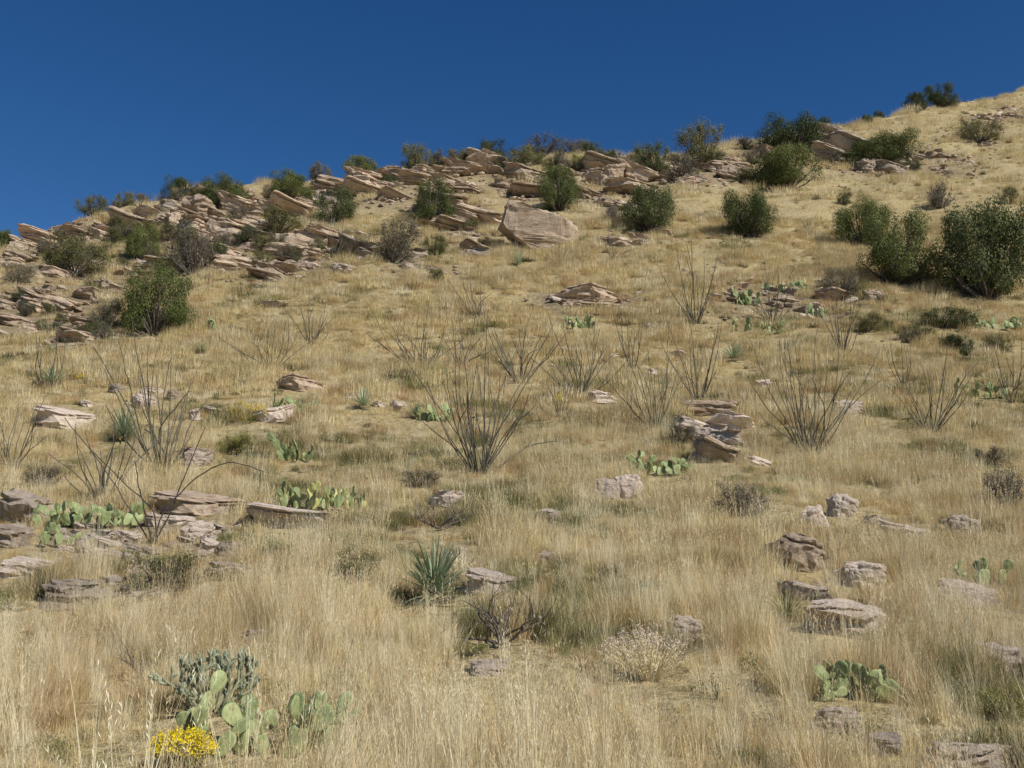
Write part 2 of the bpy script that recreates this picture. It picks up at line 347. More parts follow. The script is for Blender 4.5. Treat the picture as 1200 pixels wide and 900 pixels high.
ZN=[ # x0,y0,x1,y1,thick,count,wmin,wmax,mat,label,group
(0,300,215,254,22,20,30,70,'rock','tan rock of the broken crest on the far left skyline','far left skyline rocks'),
(0,354,110,396,36,18,26,62,'rock','layered slab in the outcrop left of the big round tree','left edge outcrop slabs'),
(195,270,380,312,50,30,34,90,'rock','layered slab of the upper left outcrop among grey shrubs','upper left outcrop slabs'),
(225,246,480,224,24,22,28,70,'rock','crest rock between the shrubs on the left half skyline','left half skyline rocks'),
(505,215,556,290,44,18,32,74,'rock','stacked slab of the central outcrop left of the largest boulder','central outcrop slabs'),
(480,210,760,214,34,26,28,72,'rock','crest rock under the trees along the middle skyline','middle skyline rocks'),
(780,206,905,196,22,14,30,62,'rock','crest slab between the grey green tree and the dark right tree','right of middle skyline slabs'),
(962,176,1060,200,24,15,34,70,'rockgrey','dark layered slab of the skyline outcrop on the right','right skyline outcrop slabs'),
(640,354,735,352,12,8,18,44,'rock','small slab around the low outcrop down slope of the largest boulder','low middle outcrop slabs'),
(850,344,975,362,16,13,20,50,'rock','slab in the outcrop with dark prickly pears at right of centre','prickly pear outcrop slabs'),
(410,287,510,308,20,8,24,48,'rockgrey','grey rock around the grey shrubs left of the central outcrop','grey rocks left of the central outcrop'),
(700,278,785,284,14,5,18,40,'rock','small rock beside the dark shrub right of the largest boulder','rocks right of the largest boulder'),
(66,628,190,680,44,19,20,48,'rockpale','broken block in the foreground ledge below the bright prickly pear','left foreground ledge blocks'),
(180,620,300,658,28,13,18,40,'rockpale','small block under the long thin slabs of the left ledge','blocks under the long ledge slabs'),
(805,496,885,540,12,7,22,46,'rockpale','small slab around the stepped tan ledge','stepped ledge small slabs'),
(1080,200,1200,132,34,10,8,22,'rock','small rock in pale grass high on the right skyline slope','upper right slope rocks'),
(95,464,262,488,20,7,20,40,'rockpale','low rock in grass around the left ocotillos','left mid slope rocks'),
(20,338,200,326,34,14,24,54,'rock','grey tan rock on the brushy slope above the big round tree','brushy left slope rocks'),
(600,222,740,240,16,7,18,38,'rock','rock in grass just beneath the middle skyline','rocks beneath the middle skyline'),
(400,472,470,482,14,3,16,32,'rockpale','low rock beside the small green yucca at mid slope','rocks beside the small yucca'),
(600,400,1000,460,50,8,12,26,'rockpale','small rock half buried among the ocotillos of the right mid slope','right mid slope small rocks'),
(900,640,1060,740,40,10,14,30,'rockpale','small rock scattered between the larger right foreground rocks','right foreground small rocks'),
]
for x0,y0,x1,y1,th,c,w0,w1,mt,lab,grp in ZN:
    for i in range(c):
        t=(i+random.random())/c; py=y0+(y1-y0)*t+random.uniform(-th,th)*.6; px=x0+(x1-x0)*t+random.uniform(-8,8)
        w=w0+(w1-w0)*random.random()**1.3
        bo=random.random()<(.05 if py<400 else .25)
        o=place_rock(px,py,w,lab,'rock','rock_slab','boul' if bo else 'slab',grp,mt if random.random()<.75 else random.choice(['rock','rockgrey','rock' if py<400 else 'rockpale']),hs=random.uniform(.6,1.08) if py<400 else random.uniform(.6,1.))
        if o.location.y>42: ROCKY.append((o.location.x,o.location.y,2.3 if c>9 else 1.3))
        elif px<320 and py>600: ROCKY.append((o.location.x,o.location.y,.4))
# ------------------------------------------------------------------ bushes / trees
def bush_mesh(seed,nl,leaf,nb,rb,loose,twigs):
    r=random.Random(seed); T=MB(); L=MB(); blobs=[]
    for i in range(nb):
        a=r.uniform(0,2*math.pi); q=r.random()**.45; z=r.uniform(.08,.80)
        R=.78*math.sqrt(max(0.03,1-abs((z-.36)/.52)**2.6))*r.uniform(.82,1.08); blobs.append((Vector((math.cos(a)*q*R,math.sin(a)*q*R,z)),r.uniform(*rb)))
    for c,rad in blobs:
        p0=Vector((r.uniform(-.06,.06),r.uniform(-.06,.06),-.06)); mid=(p0*.45+c*.55)+Vector((r.uniform(-.08,.08),r.uniform(-.08,.08),-.02))
        T.tube([p0,mid,c],[.026,.015,.006],5)
        for k in range(twigs):
            d=Vector((r.gauss(0,1),r.gauss(0,1),r.gauss(.4,.8))).normalized()
            b0=mid.lerp(c,r.uniform(.2,1)); e=b0+d*rad*r.uniform(.6,1.25)
            T.tube([b0,b0.lerp(e,.5)+Vector((r.uniform(-.03,.03),r.uniform(-.03,.03),.02)),e],[.007,.005,.002],3)
    tot=sum(b[1]**2 for b in blobs)
    for c,rad in blobs:
        bt=r.gauss(0,.15)
        for k in range(int(nl*rad**2/tot)):
            d=Vector((r.gauss(0,1),r.gauss(0,1),r.gauss(.15,1))).normalized()
            rr=rad*(r.uniform(.6,1.1) if not loose else r.uniform(.2,1.25))
            p=c+Vector((d.x*rr,d.y*rr,d.z*rr*.85))
            if p.z<.02: p.z=r.uniform(.02,.15)
            nrm=(d+Vector((r.gauss(0,.35),r.gauss(0,.35),r.gauss(.1,.35)))).normalized()
            u=nrm.orthogonal().normalized(); u=(Matrix.Rotation(r.uniform(0,6.28),3,nrm)@u); w=nrm.cross(u)
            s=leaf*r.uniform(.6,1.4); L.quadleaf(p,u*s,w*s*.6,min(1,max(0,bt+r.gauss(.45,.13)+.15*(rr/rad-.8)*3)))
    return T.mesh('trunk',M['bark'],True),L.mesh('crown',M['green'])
BV={'dense':[bush_mesh(i,28000,.014,58,(.15,.27),False,2) for i in range(5)],
    'loose':[bush_mesh(20+i,12000,.016,36,(.12,.28),True,6) for i in range(3)],
    'bare':[bush_mesh(40+i,4200,.016,34,(.14,.3),True,18) for i in range(2)],
    'fine':[bush_mesh(60+i,11000,.015,36,(.14,.3),True,8) for i in range(2)]}
def place_bush(px,py,w,h,kind,mat,label,cat='shrub',name='shrub',group=None,exc=False):
    X,Y,Z,tau=at(px,py); tm,cm=random.choice(BV[kind]); s=w*tau/F/2*(1.16 if kind=='dense' else 1.1); sz=h*tau/F*(1.04 if kind=='dense' else 1.0)
    e=bpy.data.objects.new(name,None); COL.objects.link(e); e.empty_display_size=.3
    yy=Y+min(s*.3,.8)
    e.location=(X,yy,float(H(X,yy))-.02*sz); e.rotation_euler=(random.uniform(-.08,.08),random.uniform(-.08,.08),random.uniform(0,6.28)); e.scale=(s*random.uniform(.95,1.08),s,sz)
    tag(e,label,cat,group)
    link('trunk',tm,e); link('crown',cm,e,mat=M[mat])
    EXC.append((X,yy,s*.6,1))
    return e
BU=[
(4,274,18,26,'dense','dark','tiny dark shrub cut by the left edge on the skyline'),
(106,252,42,32,'loose','olive','airy pale green shrub alone on the far left skyline'),
(204,233,38,25,'dense','dark','small round dark green shrub on the left skyline, right of the airy pale one'),
(258,246,56,38,'dense','green','green double crowned shrub on the left skyline, third from the left edge'),
(336,238,60,36,'dense','green','wide bright green shrub on the left skyline below a grey one'),
(374,209,32,27,'loose','grey','small grey olive shrub on the crest between two green ones'),
(421,211,43,28,'dense','green','low green shrub on the crest left of the middle skyline'),
(487,203,42,38,'loose','olive','upright olive shrub on the crest above the green tree with visible trunk'),
(524,188,44,24,'loose','grey','low grey brush on the crest right of the upright olive shrub'),
(580,179,48,32,'loose','dark','dark green shrub on the middle crest beside bare grey brush'),
(634,178,64,33,'bare','grey','wide bare grey brush on the middle skyline'),
(673,174,40,26,'bare','grey','smaller bare grey brush at the right end of the middle skyline clump'),
(612,192,34,24,'loose','olive','small olive bush just below the bare grey skyline brush'),
(678,200,30,21,'loose','yellowgreen','yellow green bush just under the middle skyline'),
(718,195,26,20,'loose','dark','small dark bush right of the yellow green one near the crest'),
(768,207,52,43,'loose','dark','dark green shrub on the crest left of the tall grey green tree'),
(800,214,44,38,'bare','grey','bare grey shrub at the foot of the tall grey green crest tree'),
(826,196,72,56,'loose','olive','tall grey green tree on the crest right of middle'),
(930,182,78,51,'dense','dark','dark spreading tree breaking the skyline left of the dark outcrop'),
(926,225,80,54,'dense','green','dark green tree directly below the spreading skyline tree'),
(1040,196,88,39,'dense','green','wide low green tree right of the dark skyline outcrop'),
(1016,147,16,13,'dense','dark','tiny dark shrub on the right skyline, left of its twin'),
(1030,136,13,11,'dense','dark','tiny round shrub on the right skyline, nearer the top'),
(968,152,14,18,'dense','dark','small narrow shrub poking up at the top of the dark outcrop'),
(1077,131,28,23,'dense','dark','left and smaller of the two touching shrubs on the high right skyline'),
(1106,127,42,29,'dense','dark','right and larger of the two touching shrubs on the high right skyline'),
(1152,170,60,35,'loose','olive','solitary flat topped olive shrub in pale grass at upper right'),
(1106,246,46,38,'bare','grey','bare grey brown shrub on the upper right slope'),
(655,248,50,57,'dense','green','upright egg shaped green tree right above the largest boulder'),
(508,266,60,64,'loose','green','open dark green tree with visible trunk left of the central outcrop'),
(762,274,68,58,'dense','dark','dark green ragged tree right of the largest boulder'),
(718,264,34,32,'bare','grey','grey twiggy shrub touching the ragged dark tree'),
(878,281,74,57,'dense','green','neat round green tree alone on the right upper slope'),
(390,263,58,48,'loose','dark','dark green shrub above the upper left outcrop'),
(460,309,68,58,'loose','grey','large grey olive shrub left of the central outcrop'),
(508,300,36,28,'loose','olive','small grey green bush right of the large grey olive shrub'),
(322,277,62,34,'loose','olive','low olive shrub spreading behind the upper left outcrop'),
(162,306,42,43,'dense','green','compact green tree on the brushy left slope'),
(222,325,74,78,'bare','grey','tall grey twiggy shrub at the left side of the upper left outcrop'),
(80,326,84,58,'loose','olive','broad olive shrub on the brushy far left slope'),
(138,282,36,33,'loose','olive','small olive shrub above the compact green tree on the left'),
(176,396,84,87,'dense','green','large dark round tree standing at the left edge of the grass'),
(16,335,44,28,'loose','grey','brown grey shrub at the left edge above the slabs'),
(120,388,54,40,'loose','grey','low brown brush in the shade left of the large round tree'),
(1014,292,74,60,'dense','green','left and farther tree of the green pair on the right slope'),
(1060,336,96,92,'dense','green','right and nearer tree of the green pair on the right slope'),
(1166,354,128,126,'dense','dark','largest dark tree cut by the right edge'),
(990,241,24,17,'loose','olive','tiny olive bush in grass between upper right trees'),
(988,352,58,38,'bare','grey','sparse grey shrub above the prickly pear outcrop at right'),
(510,334,26,20,'loose','olive','tiny pale green bush in grass below the central outcrop'),
(1018,392,66,24,'loose','olive','low green bush at the right below the tree pair'),
(1110,388,84,28,'loose','dark','low dark brush under the largest right tree'),
(280,262,34,26,'bare','grey','small bare shrub between the left skyline green shrubs and the outcrop'),
(48,300,40,26,'bare','grey','small bare brown shrub near the left end of the crest'),
(1186,240,30,22,'loose','olive','small olive bush at the right edge above the largest tree'),
(870,215,30,18,'loose','olive','small olive bush on the upper slope left of the dark spreading tree'),
(560,262,24,20,'loose','dark','small dark bush growing from the central outcrop'),
(420,300,30,24,'bare','grey','small bare shrub beside the dark wedge boulder'),
(238,222,20,16,'bare','grey','tiny bare shrub on the crest left of the double crowned shrub'),
(540,196,24,18,'loose','olive','tiny olive shrub among crest rocks left of middle'),
(745,196,24,16,'loose','grey','tiny grey shrub on the crest right of middle'),
(875,176,26,16,'loose','grey','tiny grey shrub on the crest among slabs left of the dark spreading tree'),
(190,700,115,52,'fine','olive','low olive bush in the foreground left below the rock ledge'),
(420,685,84,46,'fine','olive','rounded olive bush in grass left of the spiky sotol'),
(322,668,64,42,'fine','yellowgreen','yellow green bush right of the dark shaded slab'),
(488,572,66,24,'bare','grey','low grey brush just left of the central ocotillo base'),
(272,535,58,28,'loose','yellowgreen','yellow green bush right of the tall left ocotillo'),
(868,610,84,56,'bare','grey','greyish dry twiggy bush in the grass at right of centre'),
(1186,600,60,60,'bare','grey','brown twiggy bush at the right edge, mid height'),
(1180,850,80,50,'fine','yellowgreen','faint olive green bush at the right edge near the bottom'),
(550,770,60,16,'fine','yellowgreen','low green growth around the base of the dark dead shrub'),
(45,575,60,36,'bare','grey','dark dry brush above the big grey block at the left edge'),
(1040,762,70,28,'fine','yellowgreen','soft green bush right of the broad low slab'),
(885,905,70,34,'fine','yellowgreen','small leafy green plant at the bottom edge right of middle'),
(1165,550,50,30,'bare','grey','dry brush at the right edge above the brown twiggy bush'),
(800,520,50,28,'bare','grey','dry grey brush left of the stepped tan ledge'),
(260,300,34,34,'bare','grey','narrow bare shrub in front of the upper left outcrop'),
]
for px,py,w,h,k,mt,lab in BU:
    head=lab.split(' of ')[0]
    tr=(' tree' in head and w>40 and not any(q in head for q in ('shrub','bush','brush','growth','plant'))) or lab.startswith(('left and farther tree','right and nearer tree'))
    place_bush(px,py,w,h,k,mt,lab,'tree' if tr else 'shrub','tree' if tr else 'shrub')
for x0,y0,x1,y1,th,c,w0,w1,lab,grp in [
 (20,300,370,300,40,34,16,42,'small scrubby bush among rocks of the brushy upper left slope','small bushes of the upper left slope'),
 (120,244,480,212,8,16,14,30,'small scrubby bush poking above the crest rocks of the left skyline','small bushes on the left skyline'),
 (490,194,760,194,16,22,16,36,'small scrubby bush among crest rocks of the middle skyline','small bushes on the middle skyline'),
 (515,215,570,285,30,8,14,26,'small bush growing in cracks of the central outcrop','small bushes in the central outcrop'),
 (10,365,120,400,24,9,16,34,'small brown bush between slabs at the left edge outcrop','small bushes in the left edge outcrop'),
 (1080,215,1200,330,40,4,10,16,'small bush dotted in grass of the upper right slope','small bushes of the upper right slope'),
 (780,202,900,192,12,9,14,28,'small bush among slabs of the skyline right of middle','small bushes right of the middle skyline'),
 (960,197,1080,202,14,10,14,32,'small bush around the dark skyline outcrop at right','small bushes by the right outcrop'),
 (1040,390,1190,420,18,8,20,44,'low scrubby bush below the largest dark tree at right','low bushes below the largest dark tree')]:
    for i in range(c):
        t=(i+random.random())/c; w=random.uniform(w0,w1)
        place_bush(x0+(x1-x0)*t,y0+(y1-y0)*t+random.uniform(-th,th)*.6,w,w*random.uniform(.5,.85),random.choice(['loose','loose','bare']),random.choice(['olive','grey','dark','olive']),lab,'shrub','shrub',grp)
# ------------------------------------------------------------------ ocotillo
def oco_proto(seed,n,spread,R0=.0062):
    r=random.Random(seed); stems=[]
    for i in range(n):
        a=r.uniform(0,2*math.pi); lean=spread*r.random()**.45*r.uniform(.75,1.25)
        L=r.uniform(.62,1.08)*(1 if r.random()<.75 else .6); pts=[];rad=[]
        x,y,z=math.cos(a)*.02,math.sin(a)*.02,-.03; da=r.uniform(-1.2,1.2); curl=r.uniform(-.75,.4)
        m=14; wob=0; wa=0
        for k in range(m):
            pts.append((x,y,z)); rad.append((R0*(1-.6*k/(m-1)))*r.uniform(.85,1.15))
            wob+=r.uniform(-.15,.15); wa+=r.uniform(-.35,.35)
            t=lean+curl*(k/m)*lean+wob*.9; st=L/(m-1)
            x+=math.sin(t)*math.cos(a+da*k/m+wa)*st; y+=math.sin(t)*math.sin(a+da*k/m+wa)*st; z+=math.cos(t)*st
        mb=MB(); mb.tube(pts,rad,5)
        if r.random()<.35:
            j=r.randrange(4,8); p=Vector(pts[j]); d=(Vector(pts[j+1])-p).normalized(); d=(d+Vector((r.uniform(-.5,.5),r.uniform(-.5,.5),.1))).normalized()
            mb.tube([p,p+d*.15,p+d*.28+Vector((0,0,.03))],[R0*.65,R0*.55,R0*.4],5)
        for k in range(60):
            j=r.randrange(1,m-1); f=r.random(); p=Vector(pts[j]).lerp(Vector(pts[j+1]),f); d=Vector((r.gauss(0,1),r.gauss(0,1),r.gauss(.4,.6))).normalized()
            q=d.orthogonal().normalized()*.0014
            i0=len(mb.v); e=p+d*.011; mb.v+=[tuple(p-q),tuple(p+q),tuple(e)]; mb.f.append((i0,i0+1,i0+2)); mb.t+=[.5]*3
        stems.append(mb.mesh('stem',M['oco'],True))
    return stems
OP=[oco_proto(1,32,.9,.0056),oco_proto(2,21,.95,.0076),oco_proto(3,16,.9,.009),oco_proto(4,11,1.1,.009)]
OP2=[oco_proto(11,30,.92,.0056),oco_proto(12,20,1.0,.0076),oco_proto(13,15,.95,.009),oco_proto(14,10,1.1,.009)]
OC=[
(562,556,165,170,0,'large many stemmed ocotillo at the centre of the slope'),
(950,538,146,144,0,'large fan shaped ocotillo on the right mid slope'),
(1090,508,98,106,1,'ocotillo right of the large fan shaped one'),
(768,504,90,118,1,'upright ocotillo left of the stepped tan ledge'),
(818,474,68,110,2,'narrow ocotillo just above the stepped tan ledge'),
(680,464,100,98,1,'ocotillo up and right of the large central one'),
(192,552,136,178,1,'tallest ocotillo on the left slope'),
(118,586,118,98,2,'ocotillo leaning left above the bright foreground prickly pear'),
(14,550,80,86,2,'ocotillo cut by the left edge'),
(365,406,62,58,2,'small ocotillo in open grass on the upper left'),
(560,374,60,54,1,'small dense ocotillo below the central outcrop'),
(492,434,92,78,1,'ocotillo up and left of the large central one'),
(610,448,90,86,2,'thin ocotillo directly behind the large central one'),
(816,380,74,94,2,'tall narrow ocotillo left of the prickly pear outcrop'),
(905,382,66,78,1,'ocotillo growing in the prickly pear outcrop'),
(988,416,60,90,2,'ocotillo with grey stems right of the prickly pear outcrop'),
(718,304,38,36,3,'small ocotillo right of the largest boulder'),
(318,434,84,58,3,'sparse low ocotillo in grass above the capped slab'),
(656,488,46,60,3,'small ocotillo just right of the large central one'),
(55,457,86,68,3,'sparse ocotillo with long leaning stems near the left edge'),
(1186,472,64,82,3,'ocotillo at the right edge below the dark trees'),
(276,366,36,32,3,'tiny sparse ocotillo in grass below the upper left outcrop'),
(655,314,36,26,3,'tiny ocotillo directly in front of the largest boulder'),
(390,302,46,52,3,'thin ocotillo among the rocks left of the grey olive shrub'),
(742,432,68,68,3,'sparse ocotillo behind the upright one right of centre'),
(1060,452,54,62,3,'sparse ocotillo behind the one right of the fan shaped one'),
(540,430,64,60,3,'sparse ocotillo between the two at the upper left of centre'),
]
for i,(px,py,w,h,v,lab) in enumerate(OC):
    X,Y,Z,tau=at(px,py); hz=h*tau/F/.82; sx=w*tau/F/(1.2 if v<2 else 1.1)
    sx=min(sx,hz*1.5)
    e=bpy.data.objects.new('ocotillo',None); COL.objects.link(e); e.location=(X,Y,Z-.03); e.rotation_euler=(0,0,random.uniform(0,6.28)); e.scale=(sx,sx,hz)
    tag(e,lab,'ocotillo')
    for me in (OP if i%2==0 else OP2)[v]: link('stem',me,e)
    if Y<60: EXC.append((X,Y,.25,0))
X,Y,Z,tau=at(180,640); e=bpy.data.objects.new('dead_ocotillo',None); COL.objects.link(e); e.location=(X,Y,Z); tag(e,'dead ocotillo with long dark stems arching over the left rock ledge','ocotillo')
def pix_curve(lst,r0,r1):
    mb=MB(); pts=[]
    for px,py,dd in lst:
        d=ray(px,py); p=CAM+d*(tau+dd); pts.append(Vector((p[0]-X,p[1]-Y,p[2]-Z)))
    out=[]
    for i in range(len(pts)-1):
        a=pts[max(i-1,0)];b=pts[i];c=pts[i+1];d=pts[min(i+2,len(pts)-1)]
        for k in range(5):
            t=k/5; out.append(.5*((2*b)+(c-a)*t+(2*a-5*b+4*c-d)*t*t+(3*b-a-3*c+d)*t**3))
    out.append(pts[-1]); m=len(out)
    for i in range(1,m): out[i]+=Vector((random.uniform(-.012,.012),0,random.uniform(-.012,.012)))
    mb.tube(out,[r0+(r1-r0)*i/m for i in range(m)],6); return mb.mesh('stem',M['dead'],True)
for lst in ([(180,642,0),(170,600,0),(163,570,-.1),(158,540,-.2)],[(180,642,0),(192,600,0),(225,565,.1),(265,542,.1),(308,552,0)],[(182,642,0),(180,600,.2),(150,570,.4),(100,520,.6)],[(178,642,0),(200,600,.1),(215,560,.2),(240,500,.3)],[(180,642,0),(160,610,.1),(130,560,.1),(75,490,.2)]):
    link('stem',pix_curve(lst,.013,.006),e)
# ------------------------------------------------------------------ prickly pear
def pad_mesh(seed):
    r=random.Random(seed); bm=bmesh.new(); bmesh.ops.create_uvsphere(bm,u_segments=18,v_segments=12,radius=1)
    off=Vector((seed*3.,0,0))
    for v in bm.verts:
        p=v.co; z=(p.z+1)/2; wid=.36*(.68+.55*z)*(1+.0)
        v.co=Vector((p.x*wid,p.y*.075+.09*mn.noise(Vector((p.x,0,p.z))*1.3+off),z*1.0+.01)); v.co+=v.normal*.02*mn.noise(v.co*5+off)
    me=bpy.data.meshes.new('pad'); bm.to_mesh(me); bm.free(); me.materials.append(M['pad']); me.shade_smooth(); return me
PADS=[pad_mesh(i) for i in range(5)]
spm=MB()
for i in range(60):
    r=random; z=r.random(); x=r.uniform(-1,1)*.38*math.sqrt(max(0,1-(2*z-1)**2)); s=r.choice((-1,1)); p=Vector((x,s*.06,z))
    for k in range(3):
        d=Vector((r.gauss(0,.6),s,r.gauss(0,.6))).normalized(); q=d.orthogonal().normalized()*.004
        i0=len(spm.v); spm.v+=[tuple(p-q),tuple(p+q),tuple(p+d*.12)]; spm.f.append((i0,i0+1,i0+2)); spm.t+=[.8]*3
SPINE=spm.mesh('spines',M['straw'])
def pear_layout(seed,n,wid,ht,pad):
    r=random.Random(seed); nb=max(2,int(n/2.4)); S=pad
    L=[]
    def mat(pos,ax,ay,az,s): return Matrix.Translation(pos)@Euler((ax,ay,az)).to_matrix().to_4x4()@Matrix.Scale(s,4)
    q=[]
    for i in range(nb):
        x=(i+.5+r.uniform(-.5,.5))/nb*2-1
        q.append((Vector((x*wid*.46,r.uniform(-.3,.3)*wid*.5,-.15*S)),r.uniform(-.5,.3),r.uniform(-.7,.7),r.uniform(-1.2,1.2),S*r.uniform(.7,1.15)))
    L+=q; cnt=len(q)
    while cnt<n and q:
        nq=[]
        for p,ax,ay,az,s in q:
            for k in range(r.choice((1,1,2))):
                if cnt>=n: break
                f=r.uniform(-.8,.8); top=mat(p,ax,ay,az,s)@Vector((f*.26,0,.93-.1*abs(f)))
                if top.z>ht*.75: continue
                c=(top,ax+r.uniform(-.4,.4),max(-1.3,min(1.3,ay+f*.8+r.uniform(-.3,.3))),az+r.uniform(-1,1),s*r.uniform(.65,.95)); L.append(c); nq.append(c); cnt+=1
        q=nq
    return L
PP=[ # px,py,w,h,count,mat,padpx
(272,884,160,70,30,'pad',40,'large pale green prickly pear at the bottom left below the cholla'),
(364,882,76,60,14,'pad',36,'few padded prickly pear at the bottom beside the large pale one'),
(106,618,118,56,70,'pad',15,'bright green dense prickly pear on the left foreground ledge'),
(375,598,108,52,52,'padyellow',15,'prickly pear with yellowed pads at the right end of the left ledge'),
(342,486,62,34,30,'pad',12,'prickly pear clump directly below the capped slab'),
(344,542,32,38,15,'pad',13,'small upright prickly pear between the yellowed one and the capped slab'),
(253,388,28,16,10,'pad',8,'little prickly pear in grass right of the large dark round tree'),
(510,494,46,32,20,'pad',11,'prickly pear left of the large central ocotillo'),
(680,386,36,28,26,'pad',10,'round prickly pear alone in grass at the centre of the upper slope'),
(776,558,84,26,34,'pad',13,'low row of prickly pear beside the pale split boulder'),
(872,358,28,24,16,'pad',9,'prickly pear at the left end of its rocky outcrop'),
(868,388,26,15,10,'pad',8,'small prickly pear just below the left end of the outcrop'),
(906,392,30,16,11,'pad',8,'small prickly pear below the middle of the outcrop at right'),
(928,344,58,21,24,'pad',9,'wide prickly pear on top of the outcrop at right'),
(957,372,30,16,11,'pad',8,'small prickly pear at the right end of the outcrop'),
(1168,386,76,29,46,'pad',9,'dense prickly pear thicket under the largest dark tree'),
(1150,468,66,24,30,'pad',10,'prickly pear in grass near the right edge, mid height'),
(1002,820,112,62,34,'pad',24,'prickly pear among grass in the right foreground'),
(1152,690,58,38,11,'pad',18,'few padded green prickly pear behind the oblong pale boulder at the right edge'),
(64,418,28,17,10,'pad',8,'little prickly pear left of the brown brush on the left slope'),
(508,300,22,20,9,'pad',8,'small prickly pear at the foot of the open dark green tree'),
(60,642,40,26,12,'pad',13,'small prickly pear at the left end of the foreground ledge'),
]
for si,(px,py,w,h,n_,mt,pp,lab) in enumerate(PP):
    X,Y,Z,tau=at(px,py); W=w*tau/F; Ht=h*tau/F*1.1
    e=bpy.data.objects.new('prickly_pear',None); COL.objects.link(e); e.location=(X,Y,Z+(.06 if 10<Y<26 else .02)); tag(e,lab,'prickly pear')
    for j,(p,ax,ay,az,s) in enumerate(pear_layout(si+5,n_,W,Ht,pp*tau/F*1.1)):
        mm=M[mt] if (mt=='pad' or random.random()<.4) else M['pad']
        pd=link('pad',random.choice(PADS),e,loc=p,rot=(ax,ay,az),scale=(s,s,s),mat=mm)
        if Y<12: link('spines',SPINE,pd)
    EXC.append((X,Y,W*.4,1 if px>900 and Y<14 else (4 if Y<8 else (2 if Y<26 else 1))))
# cholla
def cholla(px,py,w,h,lab,seed):
    r=random.Random(seed); X,Y,Z,tau=at(px,py); S=h*tau/F; W=w*tau/F
    e=bpy.data.objects.new('cholla',None); COL.objects.link(e); e.location=(X,Y,Z+.03); tag(e,lab,'cholla')
    for b in range(17):
        mb=MB(); a0=r.uniform(0,6.28); q=r.random()**.5
        stack=[(Vector((math.cos(a0)*.18*W*q,math.sin(a0)*.15*W*q,0)),r.uniform(.1,1.1),a0+r.uniform(-.5,.5),S*.46,0)]
        while stack:
            p,th,a,L,lv=stack.pop(); d=Vector((math.sin(th)*math.cos(a),math.sin(th)*math.sin(a),math.cos(th)))
            pts=[];rad=[]; R=.0085 if lv else .011
            for k in range(7):
                t=k/6; pts.append(p+d*L*t); rad.append(R*(.7+.35*math.sin(min(1,t*1.05)*math.pi))*(1.16 if k%2 else .9))
            mb.tube(pts,rad,6)
            for k in range(22):
                q=p+d*L*r.random(); dd=Vector((r.gauss(0,1),r.gauss(0,1),r.gauss(0,1))).normalized(); o=dd.orthogonal().normalized()*.0014
                i0=len(mb.v); mb.v+=[tuple(q-o),tuple(q+o),tuple(q+dd*.019)]; mb.f.append((i0,i0+1,i0+2)); mb.t+=[.5]*3
            if lv<3:
                for k in range(r.choice((2,2,3)) if lv<2 else 2):
                    stack.append((p+d*L*r.uniform(.45,.98),max(-1.4,min(1.4,th*.85+r.uniform(-.9,.9))),a+r.uniform(-1.3,1.3),L*r.uniform(.5,.72),lv+1))
        link('branch',mb.mesh('branch',M['cholla'],True),e)
    EXC.append((X,Y,W*.45,4))
cholla(246,838,118,84,'grey green branching cholla in the left foreground above the pale prickly pear',3)
# ------------------------------------------------------------------ sotol / yucca
def sotol_mesh(seed,n,dry=False):
    r=random.Random(seed); mb=MB()
    for i in range(n):
        a=r.uniform(0,6.28); el=math.acos(r.uniform(-.05,1)); L=r.uniform(.75,1.05); d=Vector((math.sin(el)*math.cos(a),math.sin(el)*math.sin(a),math.cos(el)))
        s=d.cross(Vector((0,0,1))).normalized() if el>.05 else Vector((1,0,0)); base=Vector((0,0,.12)); i0=len(mb.v); tn=min(1,max(0,r.gauss(.55,.25)))
        for k in range(4):
            t=k/4; p=base+d*L*t-Vector((0,0,.10*t*t*L)); w=.021*(1-.55*t); mb.v+=[tuple(p-s*w),tuple(p+s*w)]
        mb.v.append(tuple(base+d*L-Vector((0,0,.12*L))))
        for k in range(3): q=i0+2*k; mb.f.append((q,q+1,q+3,q+2))
        mb.f.append((i0+6,i0+7,i0+8)); mb.t+=[tn]*9
    return mb.mesh('sotol',M['sotol'])
SO=[sotol_mesh(1,190),sotol_mesh(2,110)]
for px,py,w,h,v,mt,lab in [
(508,710,124,94,0,'sotol','spiky blue green sotol in the foreground centre'),
(145,518,62,54,0,'sotol','grey green sotol beside the tallest left ocotillo'),
(425,480,44,32,1,'sotol','small green yucca on mid slope right of the capped slab'),
(62,452,60,30,1,'sotol','bright green yucca near the left edge, upper slope'),
(860,424,46,26,1,'sotol','small dark yucca in grass on the right upper slope'),
(607,312,24,24,1,'sotol','small spiky yucca in front of the left end of the largest boulder'),
(236,415,26,18,1,'sotol','tiny yucca in grass right of the large dark round tree'),
(922,734,84,48,1,'yellowgreen','yellowish grassy yucca beside the broad low slab'),
(487,490,30,24,1,'sotol','small green yucca left of the prickly pear by the central ocotillo'),
]:
    X,Y,Z,tau=at(px,py); o=link('sotol' if v==0 else 'yucca',SO[v],None,(X,Y,Z+.03),(0,0,random.random()*6),(w*tau/F/1.85,w*tau/F/1.85,h*tau/F/1.1),mat=M[mt]); tag(o,lab,'sotol' if v==0 else 'yucca')
    EXC.append((X,Y,w*tau/F*.42,2 if py>470 else 1))
